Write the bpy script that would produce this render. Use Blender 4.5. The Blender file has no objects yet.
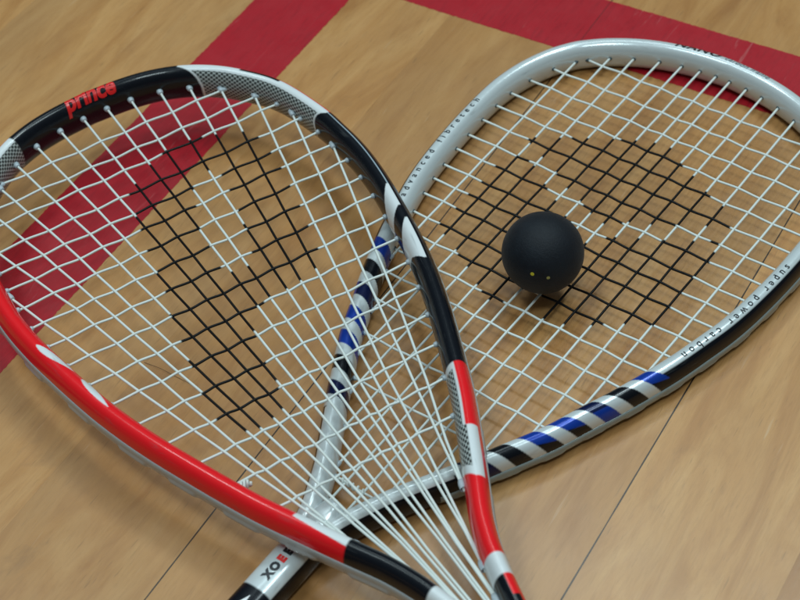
import bpy, bmesh, math, random
from mathutils import Vector, Matrix
random.seed(7)
S = 0.0012216            # one drawing unit (about 1.22 mm) in metres
COL = bpy.context.scene.collection
R = math.radians

# ---------------------------------------------------------------- helpers
def tag(o, label=None, cat=None, kind=None, group=None):
    if label: o['label'] = label
    if cat: o['category'] = cat
    if kind: o['kind'] = kind
    if group: o['group'] = group
    return o

def link_mesh(name, verts, faces, mat, parent=None, smooth=True, cols=None, uvs=None):
    me = bpy.data.meshes.new(name)
    me.from_pydata(verts, [], faces)
    if smooth:
        me.polygons.foreach_set('use_smooth', [True] * len(me.polygons))
    if cols is not None:
        at = me.color_attributes.new('paint', 'FLOAT_COLOR', 'POINT')
        flat = []
        for c in cols: flat.extend(c)
        at.data.foreach_set('color', flat)
    if uvs is not None:
        uv = me.uv_layers.new(name='surf')
        li = [0] * len(me.loops)
        me.loops.foreach_get('vertex_index', li)
        buf = []
        for i in li: buf.extend(uvs[i])
        uv.data.foreach_set('uv', buf)
    me.materials.append(mat)
    me.update()
    bm = bmesh.new(); bm.from_mesh(me)
    bmesh.ops.recalc_face_normals(bm, faces=bm.faces)
    bm.to_mesh(me); bm.free()
    o = bpy.data.objects.new(name, me)
    COL.objects.link(o)
    if parent: o.parent = parent
    return o

def catmull(pts, n=12):
    out = []
    P = [tuple(2 * a - b for a, b in zip(pts[0], pts[1]))] + list(pts) + [tuple(2 * a - b for a, b in zip(pts[-1], pts[-2]))]
    for i in range(1, len(P) - 2):
        p0, p1, p2, p3 = P[i - 1], P[i], P[i + 1], P[i + 2]
        for k in range(n):
            t = k / n
            out.append(tuple(0.5 * (2 * b + (c - a) * t + (2 * a - 5 * b + 4 * c - d) * t * t + (-a + 3 * b - 3 * c + d) * t ** 3)
                             for a, b, c, d in zip(p0, p1, p2, p3)))
    out.append(tuple(pts[-1]))
    return out

def resample(pts, step):
    L = [0.0]
    for a, b in zip(pts, pts[1:]): L.append(L[-1] + math.dist(a, b))
    n = max(2, int(L[-1] / step)); out = []; j = 0
    for i in range(n + 1):
        s = L[-1] * i / n
        while j < len(L) - 2 and L[j + 1] < s: j += 1
        t = (s - L[j]) / max(1e-9, L[j + 1] - L[j])
        out.append(tuple(a + (b - a) * t for a, b in zip(pts[j], pts[j + 1])))
    return out, L[-1]

def inside(x, y, poly):
    c = False; n = len(poly); j = n - 1
    for i in range(n):
        xi, yi = poly[i]; xj, yj = poly[j]
        if (yi > y) != (yj > y) and x < (xj - xi) * (y - yi) / (yj - yi) + xi: c = not c
        j = i
    return c

# ---------------------------------------------------------------- node helpers
def new_mat(name):
    m = bpy.data.materials.new(name); m.use_nodes = True
    return m, m.node_tree, m.node_tree.nodes['Principled BSDF']
def N(nt, t, **kw):
    n = nt.nodes.new(t)
    for k, v in kw.items(): setattr(n, k, v)
    return n
def math_(nt, op, a, b=None):
    n = N(nt, 'ShaderNodeMath', operation=op)
    for i, v in enumerate((a, b)):
        if v is None: continue
        if isinstance(v, (int, float)): n.inputs[i].default_value = v
        else: nt.links.new(v, n.inputs[i])
    return n.outputs[0]
def ramp(nt, fac, stops):
    r = N(nt, 'ShaderNodeValToRGB')
    e = r.color_ramp.elements
    while len(e) < len(stops): e.new(0.5)
    for el, (p, c) in zip(e, stops): el.position = p; el.color = (*c, 1)
    nt.links.new(fac, r.inputs[0]); return r.outputs[0]
def mix(nt, f, a, b, mode='MIX'):
    n = N(nt, 'ShaderNodeMix', data_type='RGBA', blend_type=mode)
    if isinstance(f, (int, float)): n.inputs[0].default_value = f
    else: nt.links.new(f, n.inputs[0])
    for i, v in ((6, a), (7, b)):
        if isinstance(v, tuple): n.inputs[i].default_value = (*v, 1)
        else: nt.links.new(v, n.inputs[i])
    return n.outputs[2]
def noise(nt, vec, scale, detail=4, rough=0.55, dist=0.0):
    n = N(nt, 'ShaderNodeTexNoise'); n.inputs['Scale'].default_value = scale
    n.inputs['Detail'].default_value = detail; n.inputs['Roughness'].default_value = rough
    n.inputs['Distortion'].default_value = dist
    nt.links.new(vec, n.inputs['Vector']); return n.outputs['Fac']
def mapping(nt, vec, scale=(1, 1, 1), loc=(0, 0, 0)):
    m = N(nt, 'ShaderNodeMapping'); m.inputs['Scale'].default_value = scale
    m.inputs['Location'].default_value = loc; nt.links.new(vec, m.inputs['Vector']); return m.outputs[0]

PLANK = 67.8 * S
SEAM0 = -146.2 * S
def floor_nodes(nt, b, red):
    tc = N(nt, 'ShaderNodeNewGeometry'); pos = tc.outputs['Position']
    sx = N(nt, 'ShaderNodeSeparateXYZ'); nt.links.new(pos, sx.inputs[0])
    x = math_(nt, 'DIVIDE', math_(nt, 'SUBTRACT', sx.outputs[0], SEAM0), PLANK)
    idx = math_(nt, 'FLOOR', x); fr = math_(nt, 'FRACT', x)
    wn = N(nt, 'ShaderNodeTexWhiteNoise', noise_dimensions='1D'); nt.links.new(idx, wn.inputs['W'])
    # each board gets its own grain
    cb = N(nt, 'ShaderNodeCombineXYZ'); nt.links.new(math_(nt, 'MULTIPLY', wn.outputs[0], 9.0), cb.inputs[1])
    nt.links.new(math_(nt, 'MULTIPLY', wn.outputs[0], 5.0), cb.inputs[2])
    va = N(nt, 'ShaderNodeVectorMath', operation='ADD'); nt.links.new(pos, va.inputs[0]); nt.links.new(cb.outputs[0], va.inputs[1])
    g1 = noise(nt, mapping(nt, va.outputs[0], (45, 8.0, 1)), 1.0, 6, 0.62, 1.2)
    g2 = noise(nt, mapping(nt, va.outputs[0], (620, 60, 1)), 1.0, 5, 0.75, 0.4)
    g3 = noise(nt, mapping(nt, va.outputs[0], (14, 7, 1)), 1.0, 3, 0.5, 0.4)
    pores = noise(nt, mapping(nt, va.outputs[0], (900, 75, 1)), 1.0, 2, 0.5, 0.0)
    # seams: distance to the nearest seam in board widths; S1 and S2 gape, others are tight
    d = math_(nt, 'MINIMUM', fr, math_(nt, 'SUBTRACT', 1.0, fr))
    near = math_(nt, 'ROUND', x)
    open_ = math_(nt, 'GREATER_THAN', math_(nt, 'ABSOLUTE', math_(nt, 'SINE', math_(nt, 'MULTIPLY', math_(nt, 'ADD', near, 1.0), math.pi / 2))), 0.5)
    open_ = math_(nt, 'COMPARE', math_(nt, 'ABSOLUTE', math_(nt, 'ADD', near, 1.0)), 1.0); open_.node.inputs[2].default_value = 0.3
    wid = math_(nt, 'ADD', 0.0018, math_(nt, 'MULTIPLY', open_, 0.0026))
    wob = math_(nt, 'MULTIPLY', math_(nt, 'SUBTRACT', noise(nt, mapping(nt, pos, (3, 60, 1)), 1.0, 2), 0.5), 0.004)
    seam = math_(nt, 'LESS_THAN', d, math_(nt, 'ADD', wid, wob))
    seam = math_(nt, 'MULTIPLY', seam, math_(nt, 'MULTIPLY', 0.5 if red else 1.0, math_(nt, 'ADD', 0.13, math_(nt, 'MULTIPLY', open_, 0.82))))
    if red:
        base = mix(nt, math_(nt, 'MULTIPLY', g1, 0.6), (0.44, 0.008, 0.018), (0.27, 0.005, 0.012))
        sc = noise(nt, mapping(nt, pos, (420, 420, 1)), 1.0, 3, 0.8)
        base = mix(nt, ramp(nt, sc, [(0.66, (0, 0, 0)), (0.78, (.3, .3, .3))]), base, (0.5, 0.16, 0.16))
        base = mix(nt, ramp(nt, g2, [(0.5, (0, 0, 0)), (0.75, (.5, .5, .5))]), base, (0.16, 0.004, 0.009))
        sk = noise(nt, mapping(nt, pos, (260, 22, 1), (2, 5, 0)), 1.0, 3, 0.6, 1.0)
        base = mix(nt, ramp(nt, sk, [(0.66, (0, 0, 0)), (0.74, (.35, .35, .35))]), base, (0.5, 0.2, 0.19))
    else:
        base = ramp(nt, g1, [(0.28, (0.41, 0.185, 0.056)), (0.5, (0.54, 0.278, 0.098)), (0.72, (0.63, 0.355, 0.142))])
        tone = ramp(nt, wn.outputs[0], [(0, (0.80, 0.75, 0.68)), (1, (1.04, 1.05, 1.08))])
        base = mix(nt, 1.0, base, tone, 'MULTIPLY')
        base = mix(nt, ramp(nt, g3, [(0.42, (0, 0, 0)), (0.72, (.5, .5, .5))]), base, (0.36, 0.20, 0.085))
        base = mix(nt, ramp(nt, g2, [(0.47, (0, 0, 0)), (0.75, (.38, .38, .38))]), base, (0.30, 0.145, 0.052))
        base = mix(nt, ramp(nt, pores, [(0.65, (0, 0, 0)), (0.75, (.34, .34, .34))]), base, (0.15, 0.08, 0.035))
        # a few long thin scratches / stains
        st = noise(nt, mapping(nt, pos, (9, 9, 1), (3, 1, 0)), 1.0, 5, 0.75, 1.5)
        base = mix(nt, ramp(nt, st, [(0.60, (0, 0, 0)), (0.72, (.35, .35, .35))]), base, (0.25, 0.13, 0.055))
        lt = noise(nt, mapping(nt, pos, (300, 24, 1), (1, 7, 0)), 1.0, 2, 0.5, 0.2)
        base = mix(nt, ramp(nt, lt, [(0.71, (0, 0, 0)), (0.80, (.28, .28, .28))]), base, (0.62, 0.50, 0.36))
    base = mix(nt, seam, base, (0.012, 0.009, 0.007))
    nt.links.new(base, b.inputs['Base Color'])
    rg = ramp(nt, noise(nt, mapping(nt, pos, (50, 50, 1)), 1.0, 4, 0.7), [(0.3, (.30, .30, .30)), (0.7, (.40, .40, .40))])
    nt.links.new(rg, b.inputs['Roughness'])
    b.inputs['Specular IOR Level'].default_value = 0.5
    b.inputs['Coat Weight'].default_value = 0.3; b.inputs['Coat Roughness'].default_value = 0.2
    bp = N(nt, 'ShaderNodeBump'); bp.inputs['Strength'].default_value = 0.35; bp.inputs['Distance'].default_value = 0.0006
    h = math_(nt, 'SUBTRACT', math_(nt, 'MULTIPLY', g2, 0.35), math_(nt, 'MULTIPLY', seam, 2.5))
    nt.links.new(h, bp.inputs['Height']); nt.links.new(bp.outputs[0], b.inputs['Normal'])

wood, nt_, b_ = new_mat('varnished_boards'); floor_nodes(nt_, b_, False)
redpaint, nt_, b_ = new_mat('red_court_paint'); floor_nodes(nt_, b_, True)

def lacquer(name, weave=False, rough=0.16):
    m, nt, b = new_mat(name)
    a = N(nt, 'ShaderNodeAttribute', attribute_name='paint')
    col = a.outputs['Color']
    tc = N(nt, 'ShaderNodeUVMap', uv_map='surf')
    if weave:
        # woven grey print: rows of small dark diamonds, in millimetres along and around the tube
        sp = N(nt, 'ShaderNodeSeparateXYZ'); nt.links.new(tc.outputs[0], sp.inputs[0])
        u = math_(nt, 'MULTIPLY', sp.outputs[0], 2 * math.pi / 3.3); v = math_(nt, 'MULTIPLY', sp.outputs[1], 2 * math.pi / 2.5)
        w = math_(nt, 'MULTIPLY', math_(nt, 'COSINE', u), math_(nt, 'COSINE', v))
        rows = math_(nt, 'COSINE', math_(nt, 'MULTIPLY', u, 2.0))
        w = math_(nt, 'SUBTRACT', w, math_(nt, 'MULTIPLY', rows, 0.18))
        wc = ramp(nt, math_(nt, 'ADD', math_(nt, 'MULTIPLY', w, 0.5), 0.5), [(0.44, (0.05, 0.055, 0.055)), (0.70, (0.42, 0.46, 0.45))])
        col = mix(nt, a.outputs['Alpha'], wc, col)
    dn = noise(nt, mapping(nt, tc.outputs[0], (0.8, 0.8, 1)), 1.0, 5, 0.7)
    col = mix(nt, ramp(nt, dn, [(0.62, (0, 0, 0)), (0.85, (.12, .12, .12))]), col, (0.22, 0.2, 0.18))
    sm = noise(nt, mapping(nt, tc.outputs[0], (0.05, 0.42, 1), (3.1, 0, 0)), 1.0, 4, 0.6, 0.5)     # grey smears of court dirt
    col = mix(nt, ramp(nt, sm, [(0.60, (0, 0, 0)), (0.74, (.42, .42, .42))]), col, mix(nt, 0.6, col, (0.10, 0.11, 0.11)))
    ch = noise(nt, mapping(nt, tc.outputs[0], (0.9, 1.6, 1), (7.7, 2, 0)), 1.0, 3, 0.8, 0.2)         # tiny chips
    col = mix(nt, ramp(nt, ch, [(0.735, (0, 0, 0)), (0.75, (.8, .8, .8))]), col, (0.30, 0.31, 0.31))
    nt.links.new(col, b.inputs['Base Color'])
    rg = ramp(nt, noise(nt, mapping(nt, tc.outputs[0], (0.35, 0.35, 1)), 1.0, 4, 0.6), [(0.3, (rough,) * 3), (0.8, (rough + .12,) * 3)])
    nt.links.new(rg, b.inputs['Roughness'])
    b.inputs['Coat Weight'].default_value = 0.16; b.inputs['Coat Roughness'].default_value = 0.03; b.inputs['Specular IOR Level'].default_value = 0.28
    return m
lac1 = lacquer('red_black_lacquer', True)
lac2 = lacquer('white_blue_lacquer', False)
lac2.node_tree.nodes['Principled BSDF'].inputs['Metallic'].default_value = 0.2

def simple(name, col, rough, spec=0.5, trans=0.0, coat=0.0, bump=None, sss=0.0):
    m, nt, b = new_mat(name)
    b.inputs['Base Color'].default_value = (*col, 1); b.inputs['Roughness'].default_value = rough
    b.inputs['Specular IOR Level'].default_value = spec
    b.inputs['Transmission Weight'].default_value = trans
    b.inputs['Coat Weight'].default_value = coat
    if sss:
        b.inputs['Subsurface Weight'].default_value = sss; b.inputs['Subsurface Scale'].default_value = 0.002
    tc = N(nt, 'ShaderNodeTexCoord')
    n1 = noise(nt, mapping(nt, tc.outputs['Object'], (400, 400, 400)), 1.0, 4, 0.7)
    c = mix(nt, ramp(nt, n1, [(0.45, (0, 0, 0)), (0.8, (.35, .35, .35))]), (*col,), tuple(v * 0.7 for v in col))
    nt.links.new(c, b.inputs['Base Color'])
    if bump:
        n2 = noise(nt, mapping(nt, tc.outputs['Object'], (bump[0],) * 3), 1.0, 3, 0.7)
        bp = N(nt, 'ShaderNodeBump'); bp.inputs['Strength'].default_value = bump[1]; bp.inputs['Distance'].default_value = 0.0004
        nt.links.new(n2, bp.inputs['Height']); nt.links.new(bp.outputs[0], b.inputs['Normal'])
    return m
m_bump1 = simple('grey_translucent_nylon', (0.52, 0.55, 0.56), 0.22, 0.6, 0.2)
m_bump2 = simple('smoky_clear_nylon', (0.40, 0.47, 0.46), 0.10, 0.8, 0.35)
m_grom1 = simple('milky_nylon', (0.52, 0.60, 0.66), 0.35, 0.5, 0.15)
m_grom2 = simple('dark_teal_nylon', (0.05, 0.085, 0.10), 0.35)
m_red = simple('raised_red_ink', (0.72, 0.018, 0.018), 0.25, coat=0.4)
m_black = simple('black_ink', (0.012, 0.016, 0.022), 0.35)
m_greyink = simple('grey_ink', (0.10, 0.14, 0.17), 0.4)
m_white = simple('white_ink', (0.8, 0.82, 0.83), 0.3)
m_grip = simple('black_grip_tape', (0.015, 0.015, 0.017), 0.75, bump=(900, 0.6))
m_rubber, nt, b = new_mat('black_rubber')
tc = N(nt, 'ShaderNodeTexCoord')
nn = noise(nt, mapping(nt, tc.outputs['Object'], (900, 900, 900)), 1.0, 4, 0.75)
n3 = noise(nt, mapping(nt, tc.outputs['Object'], (90, 90, 90)), 1.0, 4, 0.65)
nt.links.new(mix(nt, ramp(nt, n3, [(0.45, (0, 0, 0)), (0.8, (.8, .8, .8))]), (0.001, 0.0035, 0.008), (0.006, 0.012, 0.019)), b.inputs['Base Color'])
b.inputs['Roughness'].default_value = 0.62; b.inputs['Specular IOR Level'].default_value = 0.32
b.inputs['Sheen Weight'].default_value = 0.05
bp = N(nt, 'ShaderNodeBump'); bp.inputs['Strength'].default_value = 0.6; bp.inputs['Distance'].default_value = 0.0004
nt.links.new(nn, bp.inputs['Height']); nt.links.new(bp.outputs[0], b.inputs['Normal'])
m_dot_y = simple('yellow_dot_paint', (0.62, 0.55, 0.03), 0.5)
m_dot_d = simple('worn_yellow_dot_paint', (0.36, 0.33, 0.10), 0.6)

# strings: white polyester with stencilled black ink stored per vertex
m_str, nt, b = new_mat('racket_string')
a = N(nt, 'ShaderNodeAttribute', attribute_name='paint')
tc = N(nt, 'ShaderNodeNewGeometry')
wr = noise(nt, mapping(nt, tc.outputs['Position'], (700, 700, 700)), 1.0, 4, 0.7)
nt.links.new(mix(nt, ramp(nt, wr, [(0.5, (0, 0, 0)), (0.8, (.4, .4, .4))]), a.outputs['Color'], mix(nt, 0.12, a.outputs['Color'], (0.10, 0.10, 0.09))), b.inputs['Base Color'])
b.inputs['Roughness'].default_value = 0.4; b.inputs['Specular IOR Level'].default_value = 0.2

# ---------------------------------------------------------------- floor
def sheet(name, x0, x1, y0, y1, z, mat, th=0.0):
    v = [(x0, y0, z), (x1, y0, z), (x1, y1, z), (x0, y1, z)]
    f = [(0, 1, 2, 3)]
    return link_mesh(name, v, f, mat, smooth=False)
tag(sheet('floor', -6, 6, -5, 7, 0.0, wood), kind='structure')
LX0, LX1, LY0, LY1 = -447.4 * S, -402.6 * S, 564.2 * S, 608.5 * S
def band(x0, y0, x1, y1, wx, wy, n, near):
    # long strip with slightly ragged edges where tape was pulled off; fine steps only close to the rackets
    vs, fs = [], []
    ts = [0.0] + [near[0] + (near[1] - near[0]) * i / n for i in range(n + 1)] + [1.0]
    for t in ts:
        j1, j2 = random.gauss(0, 0.00016), random.gauss(0, 0.00016)
        x, y = x0 + (x1 - x0) * t, y0 + (y1 - y0) * t
        vs += [(x + (j1 if wx else 0), y + (j1 if wy else 0), 0.00012), (x + wx + (j2 if wx else 0), y + wy + (j2 if wy else 0), 0.00012)]
    for i in range(len(ts) - 1): fs.append((2 * i, 2 * i + 1, 2 * i + 3, 2 * i + 2))
    tag(link_mesh('court_marking', vs, fs, redpaint, smooth=False), kind='structure')
band(LX0, -2.5, LX0, 5.0, LX1 - LX0, 0, 700, (0.34, 0.50))
band(LX1 + 0.0006, LY0, 4.0, LY0, 0, LY1 - LY0, 500, (0.0, 0.18))

# ---------------------------------------------------------------- racket builder
class Racket:
    def __init__(self, root, flip, zc, inner, hw, hh, expo, tipa):
        self.root, self.flip, self.zc, self.hw, self.hh, self.expo = root, flip, zc, hw, hh, expo
        self.inner = inner                       # half profile from tip to throat, (a, b)
        pts = catmull(inner, 10)
        full = [(a_, b_) for a_, b_ in reversed(pts)][:-1] + [(a_, -b_) for a_, b_ in pts]
        full, L = resample(full, 0.45)
        # offset outward to the centre line
        n = len(full); c = []
        for i in range(n):
            p, q = full[max(0, i - 3)], full[min(n - 1, i + 3)]
            tx, ty = q[0] - p[0], q[1] - p[1]; l = math.hypot(tx, ty)
            nx, ny = -ty / l, tx / l
            if i < n / 2 and ny < 0 and full[i][0] < 200: nx, ny = nx, ny
            w = self.hw_at(full[i][0])
            c.append((full[i][0] + nx * w, full[i][1] + ny * w))
        c, L = resample(c, 0.42)
        self.c = c; n = len(c); self.U = []; self.T = []; s = 0
        k = min(range(n), key=lambda i: -c[i][0])
        acc = [0]
        for i in range(1, n): acc.append(acc[-1] + math.dist(c[i], c[i - 1]))
        self.U = [acc[k] - v for v in acc]       # + on the b>0 side, 0 at the tip
        for i in range(n):
            p, q = c[max(0, i - 2)], c[min(n - 1, i + 2)]
            l = math.dist(p, q); self.T.append(((q[0] - p[0]) / l, (q[1] - p[1]) / l))
    def hw_at(self, a): return self.hw
    def P(self, a, b, z): return (a * S, (-b if self.flip else b) * S, (self.zc + z) * S)
    def sec(self, th, hw, hh):
        cs, sn = math.cos(th), math.sin(th); e = 2.0 / self.expo
        return hw * math.copysign(abs(cs) ** e, cs), hh * math.copysign(abs(sn) ** e, sn)
    def near(self, a, b):
        i = min(range(len(self.c)), key=lambda i: (self.c[i][0] - a) ** 2 + (self.c[i][1] - b) ** 2)
        return self.U[i]
    def at(self, u):
        U = self.U                               # decreasing
        lo, hi = 0, len(U) - 1
        if u >= U[0]: i = 0; f = 0
        elif u <= U[-1]: i = len(U) - 2; f = 1
        else:
            while hi - lo > 1:
                m = (lo + hi) // 2
                if U[m] > u: lo = m
                else: hi = m
            i = lo; f = (U[i] - u) / (U[i] - U[i + 1])
        c0, c1 = self.c[i], self.c[i + 1]; t = self.T[i]
        return (c0[0] + (c1[0] - c0[0]) * f, c0[1] + (c1[1] - c0[1]) * f), t
    def surf(self, u, th, lift=0.0, z_extra=0.0):
        """point on the tube surface; th in degrees: 0 outward, 90 top, 180 inward"""
        (ca, cb), (tx, ty) = self.at(u)
        nx, ny = -ty, tx
        r, z = self.sec(R(th), self.hw_u(u) + lift, self.hh + lift)
        return self.P(ca + nx * r, cb + ny * r, z)
    def hw_u(self, u): return self.hw
    def frame(self, mat, paint, nth=104):
        verts, cols, uvs, faces = [], [], [], []
        per = 0; v_at = []
        for j in range(nth + 1):
            th = 360.0 * j / nth
            p = self.sec(R(th), self.hw, self.hh)
            if j: per += math.dist(p, q)
            q = p; v_at.append(per)
        n = len(self.c)
        for i in range(n):
            nx, ny = -self.T[i][1], self.T[i][0]
            hw = self.hw_u(self.U[i])
            for j in range(nth):
                th = 360.0 * j / nth
                r, z = self.sec(R(th), hw, self.hh)
                a, b = self.c[i][0] + nx * r, self.c[i][1] + ny * r
                verts.append(self.P(a, b, z))
                q4 = [paint(self.U[i] + du, (th + dt) % 360.0, a, b) for du, dt in ((-.16, -1.2), (.05, -.4), (.16, 1.2), (-.05, .4))]
                cols.append(tuple(sum(q[k] for q in q4) / 4 for k in range(4)))
                uvs.append((self.U[i] * 1.2216, v_at[j] * 1.2216))
        for i in range(n - 1):
            for j in range(nth):
                j2 = (j + 1) % nth
                faces.append((i * nth + j, i * nth + j2, (i + 1) * nth + j2, (i + 1) * nth + j))
        faces.append(tuple(range(nth))); faces.append(tuple((n - 1) * nth + j for j in range(nth - 1, -1, -1)))
        return link_mesh('frame', verts, faces, mat, self.root, cols=cols, uvs=uvs)
    def bumper(self, mat, u0, u1, th0, th1, thick, lugs, lugh, nst=600, k=14, wave=0):
        """nylon guard strip hugging the outer wall with raised oblong lugs"""
        verts, faces = [], []
        for i in range(nst + 1):
            u = u0 + (u1 - u0) * i / nst
            (ca, cb), (tx, ty) = self.at(u); nx, ny = -ty, tx
            lug = 0
            for l0, l1 in lugs:
                if l0 < u < l1:
                    e = min(u - l0, l1 - u) / 2.0; lug = min(1.0, e)
            end = min(1.0, (u - min(u0, u1)) / 3.0, (max(u0, u1) - u) / 3.0)
            ring = []
            for j in range(k + 1):
                f = j / k; th = th0 + (th1 - th0) * f
                prof = min(1.0, 5 * f, 5 * (1 - f))
                mid = max(0.0, 1 - ((f - 0.5) / 0.2) ** 4)
                ring.append((th, (0.12 + thick * prof ** 0.6 * max(end, 0.02)) + lug * lugh * mid))
            for j in range(k, -1, -1):
                ring.append((th0 + (th1 - th0) * j / k, -0.5))
            for th, li in ring:
                r, z = self.sec(R(th), self.hw_u(u) + li, self.hh + li * 0.5)
                verts.append(self.P(ca + nx * r, cb + ny * r, z))
        m = 2 * (k + 1)
        for i in range(nst):
            for j in range(m):
                j2 = (j + 1) % m
                faces.append((i * m + j, i * m + j2, (i + 1) * m + j2, (i + 1) * m + j))
        faces.append(tuple(range(m))); faces.append(tuple(nst * m + j for j in range(m - 1, -1, -1)))
        return link_mesh('bumper_strip', verts, faces, mat, self.root)
    def text(self, name, body, u, th, size, mat, spacing=1.0, shear=0.0, bold=0.0, stretch=1.0, lift=0.08, deg_per=None, sub=0, single=None):
        """letters printed on the tube: reading direction = decreasing u, up = outward"""
        cu = bpy.data.curves.new('t', 'FONT'); cu.body = body; cu.size = size; cu.shear = shear
        cu.space_character = spacing; cu.offset = bold; cu.resolution_u = 4; cu.fill_mode = 'FRONT'
        ob = bpy.data.objects.new('t', cu); COL.objects.link(ob)
        dg = bpy.context.evaluated_depsgraph_get(); dg.update()
        me = bpy.data.meshes.new_from_object(ob.evaluated_get(dg))
        bpy.data.objects.remove(ob)
        bm = bmesh.new(); bm.from_mesh(me)
        if sub:
            for _ in range(sub):
                bmesh.ops.subdivide_edges(bm, edges=[e for e in bm.edges if e.calc_length() > 0.5], cuts=1)
            bmesh.ops.triangulate(bm, faces=bm.faces)
        # arc length table from th outwards
        tab = [(th, 0.0)]; t = th; q = self.sec(R(t), self.hw, self.hh)
        d = 0
        for k in range(1, 900):
            t -= 0.25; p = self.sec(R(t), self.hw, self.hh); d += math.dist(p, q); q = p; tab.append((t, d))
        tabn = [(th, 0.0)]; t = th; q = self.sec(R(t), self.hw, self.hh); d = 0
        for k in range(1, 300):
            t += 0.25; p = self.sec(R(t), self.hw, self.hh); d -= math.dist(p, q); q = p; tabn.append((t, d))
        def th_of(y):
            T = tab if y >= 0 else tabn
            for (t0, d0), (t1, d1) in zip(T, T[1:]):
                if (d1 >= y if y >= 0 else d1 <= y):
                    return t0 + (t1 - t0) * (y - d0) / ((d1 - d0) or 1)
            return T[-1][0]
        for v in bm.verts:
            x, y = v.co.x * stretch, v.co.y
            v.co = Vector(self.surf(u + x if self.flip else u - x, th_of(y), lift))
        bm.to_mesh(me); bm.free()
        me.materials.clear(); me.materials.append(mat)
        me.name = name
        o = bpy.data.objects.new(name, me); COL.objects.link(o); o.parent = self.root
        return o
    def half_b(self, a):
        """inner half width of the head at a"""
        P_ = self._ip
        for (a0, b0), (a1, b1) in zip(P_, P_[1:]):
            if a1 <= a <= a0: return b0 + (b1 - b0) * (a - a0) / ((a1 - a0) or 1e-9)
        return 0
    def string(self, name, pts, r, stencil, amp, cross_at, phase, mat=None, parent=None):
        """a string through pts (a,b); weaves over/under at cross_at(param distances)"""
        path, L = resample([(p[0], p[1]) for p in pts], 0.8)
        n = len(path); k = 10
        verts, faces, cols = [], [], []
        seeds = random.random() * 6
        for i in range(n):
            a, b = path[i]
            p, q = path[max(0, i - 1)], path[min(n - 1, i + 1)]
            l = math.dist(p, q); tx, ty = (q[0] - p[0]) / l, (q[1] - p[1]) / l
            z = amp * self.weave(path[i], cross_at, phase)
            if stencil(a, b): c = (0.0025, 0.003, 0.004, 1)
            else: c = (0.67, 0.72, 0.70, 1)
            for j in range(k):
                th = 2 * math.pi * j / k
                verts.append(self.P(a - ty * r * math.cos(th), b + tx * r * math.cos(th), z + r * math.sin(th)))
                cols.append(c)
        for i in range(n - 1):
            for j in range(k):
                j2 = (j + 1) % k
                faces.append((i * k + j, i * k + j2, (i + 1) * k + j2, (i + 1) * k + j))
        faces.append(tuple(range(k))); faces.append(tuple((n - 1) * k + j for j in range(k - 1, -1, -1)))
        return link_mesh(name, verts, faces, m_str, parent or self.root, cols=cols)
    def weave(self, p, knots, phase):
        """cosine through alternating knots; knots = [(pos value, sign)] on the coordinate used by key"""
        x = p[phase]
        if not knots: return 0
        if x <= knots[0][0]: return knots[0][1] * max(0, 1 - (knots[0][0] - x) / 8)
        if x >= knots[-1][0]: return knots[-1][1] * max(0, 1 - (x - knots[-1][0]) / 8)
        for (x0, s0), (x1, s1) in zip(knots, knots[1:]):
            if x0 <= x <= x1:
                t = (x - x0) / (x1 - x0); t = t * t * (3 - 2 * t)
                return s0 + (s1 - s0) * t
        return 0
    def grommet(self, a, b, da, db, mat, r0, r1, L, z=0):
        """small collar where a string leaves the inner wall, pointing along (da, db)"""
        l = math.hypot(da, db); da, db = da / l, db / l
        verts, faces = [], []; k = 14
        prof = [(-1.5, r0), (0.0, r0), (0.35, r0 * 1.0), (0.7, (r0 + r1) / 2), (1.0, r1), (1.0, r1 * 0.6), (0.4, r1 * 0.55)]
        for t, rr in prof:
            t = t * L if t > 0 else t
            for j in range(k):
                th = 2 * math.pi * j / k
                verts.append(self.P(a + da * t - db * rr * math.cos(th), b + db * t + da * rr * math.cos(th), z + rr * math.sin(th)))
        for i in range(len(prof) - 1):
            for j in range(k):
                j2 = (j + 1) % k
                faces.append((i * k + j, i * k + j2, (i + 1) * k + j2, (i + 1) * k + j))
        faces.append(tuple((len(prof) - 1) * k + j for j in range(k)))
        return link_mesh('grommet', verts, faces, mat, self.root)
    def bar(self, name, rings, mat, expo=2.3, k=72, cols=None, uvscale=1):
        """tube along the axis: rings = (a, b, z, half width, half height)"""
        pts, L = resample([r_ for r_ in catmull(rings, 8)], 0.8)
        verts, faces, cc, uvs = [], [], [], []
        for (a, b, z, w, h) in pts:
            for j in range(k):
                th = 2 * math.pi * j / k; cs, sn = math.cos(th), math.sin(th); e = 2 / expo
                db = w * math.copysign(abs(cs) ** e, cs); dz = h * math.copysign(abs(sn) ** e, sn)
                verts.append(self.P(a, b + db, z + dz))
                cc.append(cols(a, b + db, math.degrees(th)) if cols else (0.5, 0.5, 0.5, 1))
                uvs.append((a, j * 0.6))
        n = len(pts)
        for i in range(n - 1):
            for j in range(k):
                j2 = (j + 1) % k
                faces.append((i * k + j, i * k + j2, (i + 1) * k + j2, (i + 1) * k + j))
        faces.append(tuple(range(k))); faces.append(tuple((n - 1) * k + j for j in range(k - 1, -1, -1)))
        return link_mesh(name, verts, faces, mat, self.root, cols=cc, uvs=uvs)

BLACK = (0.006, 0.008, 0.012, 1); RED = (0.82, 0.014, 0.020, 1); WHITE = (0.70, 0.74, 0.76, 1)
WEAVE = (0.2, 0.2, 0.2, 0.0)   # alpha 0 switches the woven print on
SILVER = (0.62, 0.68, 0.70, 1); BLUE = (0.008, 0.045, 0.34, 1); NAVY = (0.004, 0.010, 0.055, 1)

def root_at(name, a, b, ang):
    o = bpy.data.objects.new(name, None); COL.objects.link(o)
    o.empty_display_size = 0.05
    o.location = (a * S, b * S, 0); o.rotation_euler = (0, 0, R(ang)); return o

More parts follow.
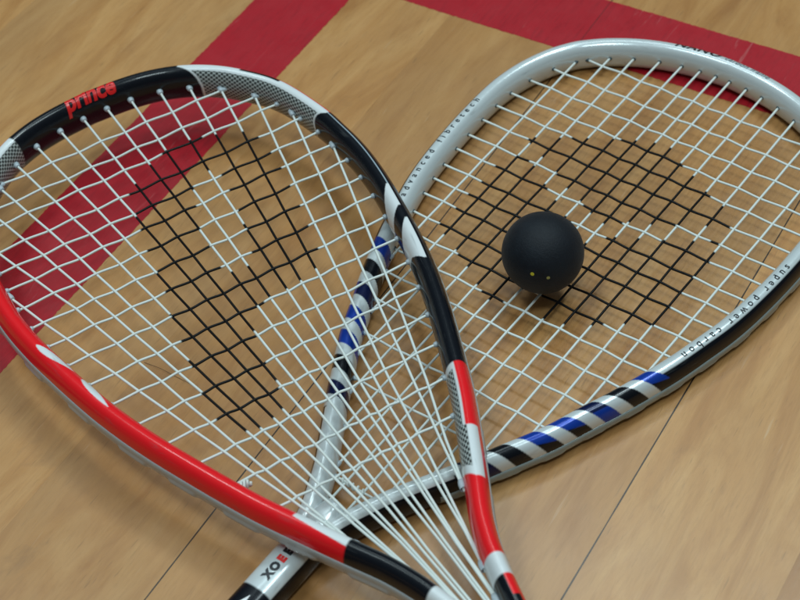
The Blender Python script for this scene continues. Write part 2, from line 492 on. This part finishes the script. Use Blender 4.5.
# ================================================================ racket 1: red, black and white
r1 = root_at('squash_racket', -183.673, 268.416, 152.9326)
tag(r1, 'red, black and white squash racket lying across the throat of the white racket', 'squash racket', group='squash rackets on the court floor')
IN1 = [(293.2, 0), (291.8, 17.5), (288.7, 31), (282.8, 43.5), (272.8, 55.5), (259.3, 65.7), (250, 70.6), (238.3, 74), (221, 77.2), (209, 78.0), (197, 78.4),
       (185, 77.8), (170.7, 76.0), (156.6, 73.4), (143.2, 70.7), (129, 67.4), (114.4, 63.2), (100, 58.3), (85.2, 52.6), (70, 46.5), (54.6, 39.9),
       (38.6, 31.9), (20.8, 22.8), (7, 15.6), (-3.8, 11.2), (-10.8, 9.0), (-21.2, 6.4), (-36, 3.2), (-52, 0.2), (-72, -2.6)]
K1 = Racket(r1, True, 26.6, IN1, 4.7, 9.0, 2.05, 293)
K1.hw_u = lambda u: 4.7 - 0.5 * max(0, min(1, (abs(u) - 330) / 60))
K1._ip = catmull(IN1, 8)
def uu(a, b): return K1.near(a, b)
u_tipL = uu(291.3, -41); u_wL = uu(222, -84)
u_t0 = uu(292.6, 44.7); u_t1 = uu(283, 52)          # tip black end at top / inner
u_s0 = uu(271.4, 67.8); u_s1 = uu(251.7, 77.5)
u_b0 = uu(219.5, 85.1)
u_w1 = uu(165.3, 80.8)
ua = lambda a: uu(a, K1.half_b(a) + 4.7)
U165, U154, U150, U142, U141, U133, U118, U124 = [ua(v) for v in (165, 152, 151, 144, 143, 133, 119, 124)]
U69, U38, U24, U16, Um14, Um22 = [ua(v) for v in (66, 37.8, 22, 17, -14, -23)]
V40, V19, Vm14 = -ua(40), -ua(19), -ua(-14)
VL1a, VL1b, VL2a, VL2b = -ua(170), -ua(149.5), -ua(143.5), -ua(124)
def lerp(a, b, t): return a + (b - a) * t
def paint1(u, th, a, b):
    if th > 300: th -= 360
    t = max(0.0, min(1.0, (th - 90) / 90.0))
    outer = th < 62
    if u_tipL < u < lerp(u_t0, u_t1, t ** 0.8) + (1.6 * math.sin(math.pi * t)): 
        return BLACK
    if u >= 0:
        e0 = lerp(u_t0, u_t1, t ** 0.8) + (1.6 * math.sin(math.pi * t))
        bstart = lerp(u_b0, u_b0 - 3.0, t) - 2.2 * math.sin(math.pi * t)
        if u < bstart:
            if u < e0 + 1.4 and th > 100: return WHITE
            if u > bstart - 1.2 and th > 100: return WHITE
            if 66 < th < 88 and min(u_s0, u_s1) < u < max(u_s0, u_s1): return BLACK
            if th < 70: return RED
            if th > 116 and th < 262: return WEAVE
            return WHITE
        if u < U69:
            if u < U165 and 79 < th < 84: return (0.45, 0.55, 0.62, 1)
            if th < 78: 
                return BLACK
            w0 = lerp(U165, U154, t); w1 = lerp(U150, U142, t); w2 = lerp(U141, U133, t)
            w3 = lerp(U118, U124, min(1, t * 1.6))
            if w0 < u < w1: return WHITE
            if w2 < u < w3: return WHITE
            return BLACK
        ue = lerp(U16, U24, t)
        if u < ue:
            lim = 104 if u < U38 else 46
            if th < lim and th > -20: return RED
            if th > (118 if u < U38 else 100) and th < 262 and U69 + 3 < u < ue - 4: return WEAVE
            return WHITE
        if u < Um14: return RED
        if u < Um22: return WHITE
        if 20 < th < 95: return RED if u < Um22 + 9 or th < 60 else BLACK
        return BLACK
    # b < 0 side
    if u > u_wL:
        if th < 70: return RED
        if 116 < th < 262: return WEAVE
        return WHITE
    if u > V40:
        for x0, x1, c0, c1, h in ((VL1a, VL1b, 88, 128, 21), (VL2a, VL2b, 128, 92, 21)):
            if x1 < u < x0:
                f = (x0 - u) / (x0 - x1)
                w = h * math.sin(math.pi * f ** (0.8 if c0 < c1 else 0.55)) ** 0.8
                if abs(th - lerp(c0, c1, f)) < w: return WHITE
        return RED
    if u > V19:
        f = (V40 - u) / (V40 - V19)
        if th > lerp(92, 70, f): return WHITE
        return RED
    if u > Vm14: return BLACK
    return WHITE
K1.frame(lac1, paint1)
lugs1 = []
for a0, a1 in ((176.4, 162.9), (146.8, 132.1), (117, 101.6), (92, 78), (67.3, 51), (42, 29), (18.2, 0.6), (-8, -24), (210, 195), (236, 224)):
    lugs1.append((-ua(a1), -ua(a0)))
for a0, a1 in ((17.2, 0), (-16, -34), (44, 30), (72, 60), (100, 88), (130, 118), (160, 148), (190, 178)):
    lugs1.append((ua(a0), ua(a1)))
K1.bumper(m_bump1, K1.U[-1] + 30, K1.U[0] - 30, 9, -60, 0.5, lugs1, 0.8, nst=1400)
o = K1.text('raised_lettering', 'prince', uu(299.8, -12.0), 138, 11.8, m_red, spacing=0.98, shear=0.2, bold=0.42, stretch=0.86, lift=0.22, sub=3)

P1OUT = [(235.2,-10.4),(246.4,6.4),(250.7,18.1),(249.7,29.3),(245.8,40.0),(240.2,49.8),(233.7,54.0),(220.9,53.6),(208.7,51.8),(196.4,49.3),(183.0,46.7),(171.5,44.0),(158.0,40.6),(147.1,34.2),(144.9,24.8),(143.9,17.6),(144.4,9.4),(143.2,3.6),(132.6,-3.6),(121.4,-6.1),(113.2,-8.0),(103.4,-9.0),(91.0,-13.7),(88.7,-19.0),(88.3,-25.8),(89.1,-30.2),(95.2,-33.8),(100.9,-37.7),(116.8,-35.5),(132.8,-32.6),(146.7,-30.4),(160.9,-27.3),(173.1,-23.4),(184.3,-21.6),(198.5,-19.6),(211.1,-15.8),(220.7,-13.6)]
P1IN = [(227.0,26.0),(221.0,28.8),(209.9,26.9),(196.1,23.9),(184.7,21.1),(171.8,16.9),(164.6,11.1),(166.6,3.6),(172.1,1.8),(184.9,3.9),(190.9,3.6),(196.5,5.1),(209.7,10.5),(221.9,14.9)]
st1 = lambda a, b: inside(a, b, P1OUT) and not inside(a, b, P1IN)
MAINS1 = [
 [(208.2, 78), (155.8, 63.4), (107.3, 50.0), (70.6, 38.8), (42.4, 29.6), (-1.5, 24.6 - 7.4)],
 [(238, 74), (219.9, 69.5), (73.5, 34.6), (43, 27.4), (-1.5, 16.9)],
 [(259, 66), (221.5, 57.5), (78.7, 27.2), (41, 20.4), (4, 12.9), (-12.0, 9.6)],
 [(272.5, 55.5), (220.3, 46.1), (68.9, 20.4), (31.5, 16.0), (4, 12.2), (-12.0, 9.2)],
 [(282.5, 44.2), (221.1, 35.4), (67.4, 15.1), (32, 11.0), (2, 7.7), (-26, 5.9)],
 [(288.6, 31.7), (221.2, 24.7), (67.3, 11.9), (32, 9.4), (2, 7.0), (-26, 5.4)],
 [(291.8, 18.1), (222, 14.2), (70.6, 7.1), (28, 5.1), (5, 4.0), (-50, 2.3)],
 [(293.1, 6.4), (221, 5.4), (69.3, 2.6), (28, 2.6), (5, 2.6), (-50, 1.5)],
 [(293.1, -5.6), (222.2, -4.9), (67.8, -2.9), (28, -2.8), (5, -2.9), (-50, -1.5)],
 [(291.8, -17.8), (220.9, -13.9), (67.6, -7.3), (28, -5.2), (5, -4.6), (-50, -2.3)],
 [(288.8, -31), (222.9, -24.7), (77.2, -12.8), (38, -10.0), (13, -7.8), (-26, -5.2)],
 [(282.9, -43.5), (222.4, -34.7), (72.1, -17.0), (36, -12.2), (14, -9.2), (-26, -5.8)],
 [(273, -55.5), (223.9, -46.3), (64, -21.7), (36, -18.3), (4.4, -12.9), (-12.0, -9.4)],
 [(259, -64.5), (223.1, -56.4), (58.9, -24.6), (30, -18.9), (4, -13.6), (-12.0, -9.9)],
 [(238, -72.5), (186.7, -58), (47.2, -28.8), (31, -25.0), (4, -18.4)],
 [(209, -78), (187.3, -72.0), (46.3, -30.6), (35.4, -27.2), (4, -18.9)]]
# the two outermost mains end higher up on the arms
MAINS1[0][-1] = (21, 23.0); MAINS1[0][-2] = (42.4, 29.2); MAINS1[1][-1] = (21, 22.4)
MAINS1[14][-1] = (21, -23.0); MAINS1[15][-1] = (21, -23.6)
CR1 = [273, 259.7, 249.3, 234.2, 221.9, 210.9, 198.1, 185.2, 172.1, 158.2, 144.1, 130, 115.3, 100.5, 85.3, 68.9, 51.2]
kx = -0.0274
def main_b(pts, a):
    for (a0, b0), (a1, b1) in zip(pts, pts[1:]):
        if a1 <= a <= a0: return b0 + (b1 - b0) * (a - a0) / (a1 - a0)
    return None
for i, m in enumerate(MAINS1):
    kn = []
    for j, ca in enumerate(CR1):
        b = main_b(m, ca)
        if b is None: continue
        kn.append((ca + kx * b, 1 if (i + j) % 2 else -1))
    kn.sort()
    (a0, b0), (a1, b1) = m[0], m[1]
    l = math.hypot(a0 - a1, b0 - b1); ext = [(a0 + (a0 - a1) / l * 2, b0 + (b0 - b1) / l * 2)] + m
    (a0, b0), (a1, b1) = m[-1], m[-2]
    l = math.hypot(a0 - a1, b0 - b1); ext.append((a0 + (a0 - a1) / l * 2.5, b0 + (b0 - b1) / l * 2.5))
    K1.string('main_string', ext, 0.55, st1, 0.16, kn, 0)
    a0, b0 = m[0]; a1, b1 = m[1]
    K1.grommet(a0, b0, a1 - a0, b1 - b0, m_grom1, 1.5, 1.05, 2.1)
for a0, b0, dd in [(21, 22.7, (1, .28)), (-12, 9.4, (1, .19)), (-26, 5.6, (1, .1))]:
    for s in (1, -1): K1.grommet(a0, s * b0, dd[0], s * dd[1], m_grom1, 1.7, 1.25, 2.6)
for j, ca in enumerate(CR1):
    kn = []
    for i, m in enumerate(MAINS1):
        b = main_b(m, ca)
        if b is not None: kn.append((b, -1 if (i + j) % 2 else 1))
    kn.sort()
    hb = K1.half_b(ca) ; hb1 = K1.half_b(ca + kx * hb); hb2 = K1.half_b(ca - kx * hb)
    K1.string('cross_string', [(ca - kx * (hb2 + 2), -hb2 - 2), (ca + kx * (hb1 + 2), hb1 + 2)], 0.54, st1, 0.42, kn, 1)
    K1.grommet(ca + kx * hb1, hb1, -kx, -1, m_grom1, 1.2, 0.85, 1.3)
    K1.grommet(ca - kx * hb2, -hb2, kx, 1, m_grom1, 1.2, 0.85, 1.3)
def shaft1_col(a, b, th): return BLACK if a < -84 else RED
K1.bar('shaft', [(-50, 0, 0, 4.0, 8.4), (-62, 0, 0, 6.4, 8.6), (-74, 0, 0, 7.0, 8.6), (-100, 0, 0, 7.2, 8.4)], lac1, cols=shaft1_col)
g = K1.bar('grip', [(-98, 0, 0, 8.6, 9.4), (-104, 0, 0, 10.4, 11.4), (-180, 0, 0, 10.8, 12), (-245, 0, 0, 11.2, 12.4), (-256, 0, 0, 12.6, 13.6), (-260, 0, 0, 12.2, 13.2)], m_grip, expo=3)

# ================================================================ racket 2: white, blue and black
r2 = root_at('squash_racket', -220.363, 425.682, 83.9315)
tag(r2, 'white squash racket with blue and black bands, flat on the floor under the black ball', 'squash racket', group='squash rackets on the court floor')
IN2 = [(143.8, 0), (142.9, 12), (141.5, 21), (138.9, 31.2), (134.6, 42), (128.6, 52.5), (122.5, 60.2), (117.5, 65), (108.2, 70.9), (95.5, 75.8), (83, 78.4), (72, 79.2),
       (60, 79.1), (49, 78.7), (38, 77.9), (26.7, 76.7), (17, 75.4), (6, 73.3), (-5, 70.4), (-20, 66.2), (-35, 61.0), (-50, 55.2), (-60, 50.8), (-74.4, 44.9), (-85.2, 39.3),
       (-94.7, 34.0), (-103, 29.6), (-114, 23.2), (-127, 15.6), (-134, 11.6), (-143, 7.4), (-153, 3.0), (-161, 0.6), (-170, -1.6), (-180, -2.9), (-190, -3.2)]
K2 = Racket(r2, False, 8.1, IN2, 4.75, 7.6, 2.1, 144)
K2._ip = catmull(IN2, 8)
ub = lambda a: K2.near(a, K2.half_b(a) + 4.7)
BANDS = [BLUE, BLACK, NAVY, BLUE, BLUE, BLACK, NAVY]
UB0, UB1 = ub(-30), ub(-114)
PITCH = (UB1 - UB0) / 7.0
UN0, UN1 = -ub(48.5), -ub(60)
def paint2(u, th, a, b):
    if th > 300: th -= 360
    au = abs(u) - (th - 70) * (0.080 if u < 0 else 0.04)
    if UB0 < au < UB1:
        k = int((au - UB0) / PITCH); f = (au - UB0) / PITCH - k
        if -40 < th < 215:
            if f < 0.55:
                c = BANDS[k]
                if k in (3, 4, 0) and th < 32 + 30 * f: return BLACK
                if k in (2, 6) and th < 60: return BLUE if k == 2 else NAVY
                return c
            return SILVER
    if UN1 < u < UN0 and 40 < th < 120: return NAVY
    lim = 62 if abs(u) < UB1 else 50
    if th < lim or th > 255: return BLACK
    return SILVER
K2.frame(lac2, paint2)
lugs2 = []
u = -K2.U[0] + 60
while u < K2.U[0] - 60:
    lugs2.append((u, u + 11)); u += 19
K2.bumper(m_bump2, K2.U[-1] + 75, K2.U[0] - 75, 0, -58, 0.55, lugs2, 0.45, nst=1400)
K2.text('printed_lettering', 'advanced fibretech', ub(-5.5), 101, 4.1, m_black, spacing=2.15, lift=0.12, bold=0.07, sub=3)
K2.text('printed_lettering', 'super power carbon', -ub(47), 95, 4.3, m_black, spacing=1.85, lift=0.12, bold=0.07, sub=3)
K2.text('printed_lettering', 'NANO', K2.near(147, 27.8), 92, 5.4, m_black, spacing=1.15, shear=0.3, bold=0.18, stretch=1.25, lift=0.12, sub=3)
K2.text('printed_lettering', 'carbon frame', K2.near(150, 3), 93, 4.2, m_greyink, spacing=1.05, shear=0.3, lift=0.12, sub=3)
P2A = [(61.7,54.4),(69.4,42.1),(75.6,31.0),(81.1,21.1),(83.7,17.0),(89.4,4.2),(90.1,-3.2),(83.7,-12.6),(79.8,-20.9),(72.0,-34.4),(69.4,-41.7),(60.1,-50.8),(55.2,-41.0),(50.9,-33.2),(48.1,-29.9),(43.6,-20.7),(39.4,-11.8),(33.3,-3.5),(35.4,4.5),(39.9,12.5),(43.2,21.4),(49.2,31.0),(49.9,34.7),(54.2,41.3),(56.8,49.5)]
P2B = [(47.4,54.6),(49.7,49.7),(49.2,45.5),(46.8,40.7),(39.3,29.9),(34.3,21.3),(29.0,15.8),(28.5,11.9),(18.7,-5.1),(28.5,-10.5),(33.7,-20.8),(38.4,-30.3),(44.7,-41.2),(50.8,-50.7),(38.9,-52.7),(28.3,-52.1),(17.8,-51.6),(8.1,-53.0),(-4.6,-51.6),(-8.4,-50.6),(-11.6,-40.7),(-15.2,-35.3),(-18.5,-31.2),(-23.6,-23.3),(-27.2,-15.9),(-26.2,-4.4),(-13.0,-4.1),(-19.1,8.4),(-28.8,6.8),(-30.1,12.0),(-26.1,21.4),(-19.9,30.9),(-14.3,40.6),(-11.0,48.8),(-4.8,56.0),(7.3,55.5),(17.3,56.1),(27.2,56.0),(38.0,55.9)]
st2 = lambda a, b: inside(a, b, P2A) or inside(a, b, P2B)
def a_of(b, lower):
    b = abs(b); best = None
    for (a0, b0), (a1, b1) in zip(K2._ip, K2._ip[1:]):
        if (min(b0, b1) <= b <= max(b0, b1)):
            a = a0 + (a1 - a0) * ((b - b0) / ((b1 - b0) or 1e-9))
            if lower and a < 60: best = a
            if not lower and a > 60: return a
    return best
BT = [64.8, 52.5, 42.7, 31.3, 20.8, 11.8, 3.7, -3.6, -12.6, -21.4, -31, -41.3, -52.9, -65]
BL = [61.9, 50.2, 40.6, 31, 21.9, 12.8, 5.0, -3.6, -12.1, -20.7, -30.5, -41.3, -50.7, -62.2]
CR2 = [122.3, 108.2, 95.5, 83.1, 72.2, 60.7, 48.9, 38.2, 26.7, 16.9, 6.9, -4.8, -15.7, -27.5, -40.3, -55.5, -73, -94.4, -137]
M2 = []
for bt_, bl_ in zip(BT, BL):
    at_ = a_of(bt_, False); al = a_of(bl_, True)
    mid = max(al + 4, -20)
    M2.append([(at_, bt_), (mid, bl_ + (bt_ - bl_) * 0.15), (al, bl_)])
for i, m in enumerate(M2):
    kn = []
    for j, ca in enumerate(CR2):
        b = main_b(m, ca)
        if b is not None: kn.append((ca, 1 if (i + j) % 2 else -1))
    kn.sort()
    ext = [(m[0][0] + 2, m[0][1])] + m + [(m[-1][0] - 3, m[-1][1])]
    K2.string('main_string', ext, 0.54, st2, 0.10, kn, 0)
    K2.grommet(m[0][0], m[0][1], -1, 0, m_grom2, 1.0, 0.85, 0.35)
    K2.grommet(m[-1][0], m[-1][1], 1, 0, m_grom1, 1.0, 0.85, 1.2)
for j, ca in enumerate(CR2):
    kn = []
    for i, m in enumerate(M2):
        b = main_b(m, ca)
        if b is not None: kn.append((b, -1 if (i + j) % 2 else 1))
    kn.sort()
    hb = K2.half_b(ca)
    K2.string('cross_string', [(ca, -hb - 2), (ca, hb + 2)], 0.54, st2, 0.34, kn, 1)
    K2.grommet(ca, hb, 0, -1, m_grom2 if ca > -30 else m_grom1, 1.0, 0.85, 0.35 if ca > -30 else 1.2)
    K2.grommet(ca, -hb, 0, 1, m_grom2 if ca > -30 else m_grom1, 1.0, 0.85, 0.35 if ca > -30 else 1.2)
def shaft2_col(a, b, th):
    if a < -195.7: return BLACK
    if 32 < th < 148: return SILVER
    return BLACK
K2.bar('shaft', [(-150, -0.5, 0, 5.0, 7.6), (-160, -0.5, 0, 7.4, 8.1), (-175, -0.5, 0, 7.6, 8.1), (-195, -0.5, 0, 7.4, 8.1), (-225, -0.5, 0, 7.6, 8.1)], lac2, cols=shaft2_col, expo=2.6)
K2.bar('grip', [(-222, -0.5, 0, 8.4, 8.3), (-228, -0.5, 0, 10.6, 8.5), (-300, -0.5, 0, 11, 8.5), (-390, -0.5, 0, 11.4, 8.5), (-402, -0.5, 0, 12.8, 8.5), (-407, -0.5, 0, 12.4, 8.3)], m_grip, expo=3.2)

def flat_print(K, name, body, a, b, size, mat, rot, z, w, h, bold=0.0, expo=2.6):
    """letters on the top of the shaft, wrapped over its curve"""
    cu = bpy.data.curves.new('t', 'FONT'); cu.body = body; cu.size = size; cu.offset = bold; cu.align_x = 'CENTER'; cu.align_y = 'CENTER'; cu.resolution_u = 4
    ob = bpy.data.objects.new('t', cu); COL.objects.link(ob)
    dg = bpy.context.evaluated_depsgraph_get(); dg.update()
    me = bpy.data.meshes.new_from_object(ob.evaluated_get(dg)); bpy.data.objects.remove(ob)
    c, s = math.cos(R(rot)), math.sin(R(rot))
    for v in me.vertices:
        x, y = v.co.x, v.co.y
        da, db = x * c - y * s, x * s + y * c
        bb = b + db
        zz = h * max(0, 1 - (abs(bb + 0.5) / w) ** expo) ** (1 / expo)
        v.co = Vector(K.P(a + da, bb, zz + 0.08))
    me.materials.clear(); me.materials.append(mat); me.name = name
    o = bpy.data.objects.new(name, me); COL.objects.link(o); o.parent = K.root
    return o
for body, a, mt in (('X', -189.0, m_black), ('O', -185.0, m_black), ('E', -181.0, m_red), ('E', -177.2, m_black), ('E', -173.4, m_black)):
    flat_print(K2, 'printed_letter', body, a, -0.9, 4.5, mt, 0, 0, 7.5, 8.1, 0.36)
me = link_mesh('white_arrow_mark', [K2.P(-199.2, -1.2, 8.16), K2.P(-206, 1.6, 8.16), K2.P(-206, -1.9, 8.16)], [(0, 1, 2)], m_white, r2, smooth=False)

def knot(K, a0, b0, a1, b1, r, turns, R0, z0=0.0, lump=0.0):
    """string end wound round its neighbour and tied off"""
    pts = []
    n = int(turns * 18); L = math.hypot(a1 - a0, b1 - b0); ta, tb = (a1 - a0) / L, (b1 - b0) / L
    for i in range(n + 1):
        f = i / n; t = 2 * math.pi * turns * f; rr = R0 + lump * math.sin(3.1 * t * 0.37) ** 2
        pts.append((a0 + (a1 - a0) * f - tb * rr * math.cos(t), b0 + (b1 - b0) * f + ta * rr * math.cos(t), z0 + rr * math.sin(t)))
    verts, faces, cols = [], [], []; k = 8
    for i, p in enumerate(pts):
        q = Vector(pts[min(n, i + 1)]) - Vector(pts[max(0, i - 1)]); q.normalize()
        e1 = q.orthogonal().normalized(); e2 = q.cross(e1)
        if i and e1.dot(pe) < 0.3: pass
        if i:
            e1 = (pe - q * pe.dot(q)).normalized(); e2 = q.cross(e1)
        pe = e1
        for j in range(k):
            v = Vector(p) + e1 * r * math.cos(2 * math.pi * j / k) + e2 * r * math.sin(2 * math.pi * j / k)
            verts.append(K.P(*v)); cols.append((0.67, 0.72, 0.70, 1))
    for i in range(n):
        for j in range(k):
            faces.append((i * k + j, i * k + (j + 1) % k, (i + 1) * k + (j + 1) % k, (i + 1) * k + j))
    faces.append(tuple(range(k))); faces.append(tuple(n * k + j for j in range(k - 1, -1, -1)))
    link_mesh('tie_off_knot', verts, faces, m_str, K.root, cols=cols)
knot(K1, 68.9, -K1.half_b(68.9) + 0.2, 67.4, -K1.half_b(68.9) + 5.2, 0.55, 4.2, 0.9, 0.2, 0.5)
knot(K2, -136.8, 9.5, -137.2, -4.0, 0.5, 5.5, 0.85, 0.1, 0.2)

# ================================================================ hair on the floor
hp = catmull([(-351.3, 307.2), (-342.2, 307.3), (-332.2, 306.9), (-326.7, 306.2)], 14)
hv, hf = [], []
for i, (x_, y_) in enumerate(hp):
    q_ = hp[min(i + 1, len(hp) - 1)]; p_ = hp[max(i - 1, 0)]; l = math.dist(p_, q_); nx, ny = -(q_[1] - p_[1]) / l, (q_[0] - p_[0]) / l
    for j in range(6):
        t = math.pi * j / 3
        hv.append(((x_ + nx * 0.05 * math.cos(t)) * S, (y_ + ny * 0.05 * math.cos(t)) * S, (0.3 + 0.5 * math.sin(i * 0.12) ** 2 + 0.13 * math.sin(t)) * S))
for i in range(len(hp) - 1):
    for j in range(6):
        hf.append((i * 6 + j, i * 6 + (j + 1) % 6, (i + 1) * 6 + (j + 1) % 6, (i + 1) * 6 + j))
tag(link_mesh('loose_hair', hv, hf, m_black), 'short fine dark hair lying on the boards under the strings of the red racket', 'hair')

# ================================================================ ball
br = 17.05 * S
ball = bpy.data.objects.new('squash_ball', None)
bm = bmesh.new(); bmesh.ops.create_icosphere(bm, subdivisions=6, radius=br)
me = bpy.data.meshes.new('squash_ball'); bm.to_mesh(me); bm.free()
me.polygons.foreach_set('use_smooth', [True] * len(me.polygons)); me.materials.append(m_rubber)
ball = bpy.data.objects.new('squash_ball', me); COL.objects.link(ball)
BC = Vector((-220.9 * S, 416.9 * S, 25.4 * S)); ball.location = BC
tag(ball, 'matte black rubber ball with two yellow dots, resting on the white racket strings', 'squash ball')

# ---------------------------------------------------------------- camera
cam = bpy.data.cameras.new('camera'); co = bpy.data.objects.new('camera', cam); COL.objects.link(co)
f_, th_, psi, rl, H = 1650.0, 0.8323287587824467, -0.6162145367331464, -0.10825037532131475, 520.0
fw = Vector((math.cos(th_) * math.sin(psi), math.cos(th_) * math.cos(psi), -math.sin(th_)))
rt = fw.cross(Vector((0, 0, 1))).normalized(); up = rt.cross(fw)
RR = math.cos(rl) * rt + math.sin(rl) * up; UU = -math.sin(rl) * rt + math.cos(rl) * up
M = Matrix((RR, UU, -fw)).transposed().to_4x4(); M.translation = Vector((0, 0, H * S))
co.matrix_world = M
cam.sensor_width = 36; cam.lens = f_ / 800 * 36; cam.clip_start = 0.01; cam.clip_end = 100
cam.dof.use_dof = True; cam.dof.focus_distance = (BC - Vector((0, 0, H * S))).length - 0.01; cam.dof.aperture_fstop = 13
bpy.context.scene.camera = co

# dots on the ball, placed on its near lower side (pixel rays of the calibrated view meet the sphere there)
def ray(px, py): return (fw * f_ + RR * (px - 400) - UU * (py - 300)).normalized()
def dot(px, py, rad, mat, name):
    d = ray(px, py); o_ = Vector((0, 0, H * S)); oc = o_ - BC
    bq = oc.dot(d); t = -bq - math.sqrt(bq * bq - (oc.length_squared - br * br))
    n = (o_ + d * t - BC).normalized()
    tx = n.orthogonal().normalized(); ty = n.cross(tx)
    vs = [n * (br + 0.00012)] ; fs = []
    k = 24
    for q in range(k):
        a_ = 2 * math.pi * q / k
        v = (n * br + (tx * math.cos(a_) + ty * math.sin(a_)) * rad).normalized() * (br + 0.00006); vs.append(v)
    for q in range(k): fs.append((0, 1 + q, 1 + (q + 1) % k))
    o = link_mesh(name, [tuple(v) for v in vs], fs, mat, ball)
    return o
dot(532.3, 274.0, 0.0010, m_dot_y, 'yellow_dot')
dot(548.3, 277.8, 0.0009, m_dot_d, 'yellow_dot')

# ---------------------------------------------------------------- light
def area(name, loc, target, sx, sy, power, col):
    l = bpy.data.lights.new(name, 'AREA'); l.shape = 'RECTANGLE'; l.size = sx; l.size_y = sy; l.energy = power; l.color = col
    o = bpy.data.objects.new(name, l); COL.objects.link(o); o.location = loc
    o.rotation_euler = (Vector(target) - Vector(loc)).to_track_quat('-Z', 'Y').to_euler(); return o
T = (-0.25, 0.45, 0); LAMP = 0.52
FWD = Vector((math.sin(psi), math.cos(psi), 0)); RGT = Vector((FWD.y, -FWD.x, 0))
for d_, s_, e_ in ((1.5, -1.7, 55), (1.5, 1.5, 80), (0.1, -1.3, 45), (0.1, 1.7, 45), (2.5, 0.2, 25), (-1.6, 0.2, 75)):
    p_ = Vector(T) + FWD * d_ + RGT * s_ + Vector((0, 0, 4.2))
    area('ceiling_lamp', p_, T, 1.0, 0.6, e_ * LAMP, (0.80, 0.97, 1.0))
w = bpy.data.worlds.new('World'); bpy.context.scene.world = w; w.use_nodes = True
nt = w.node_tree; bg = nt.nodes['Background']
tc = N(nt, 'ShaderNodeTexCoord'); sp = N(nt, 'ShaderNodeSeparateXYZ'); nt.links.new(tc.outputs['Generated'], sp.inputs[0])
c = ramp(nt, sp.outputs[2], [(0.0, (0.10, 0.09, 0.08)), (0.5, (0.18, 0.19, 0.19)), (0.72, (0.42, 0.50, 0.53)), (1.0, (1.0, 1.28, 1.38))])
nt.links.new(c, bg.inputs[0]); bg.inputs[1].default_value = 0.25
sc = bpy.context.scene
sc.view_settings.view_transform = 'Standard'; sc.view_settings.look = 'None'
sc.view_settings.exposure = 0.20; sc.view_settings.gamma = 1.0
sc.cycles.use_denoising = True
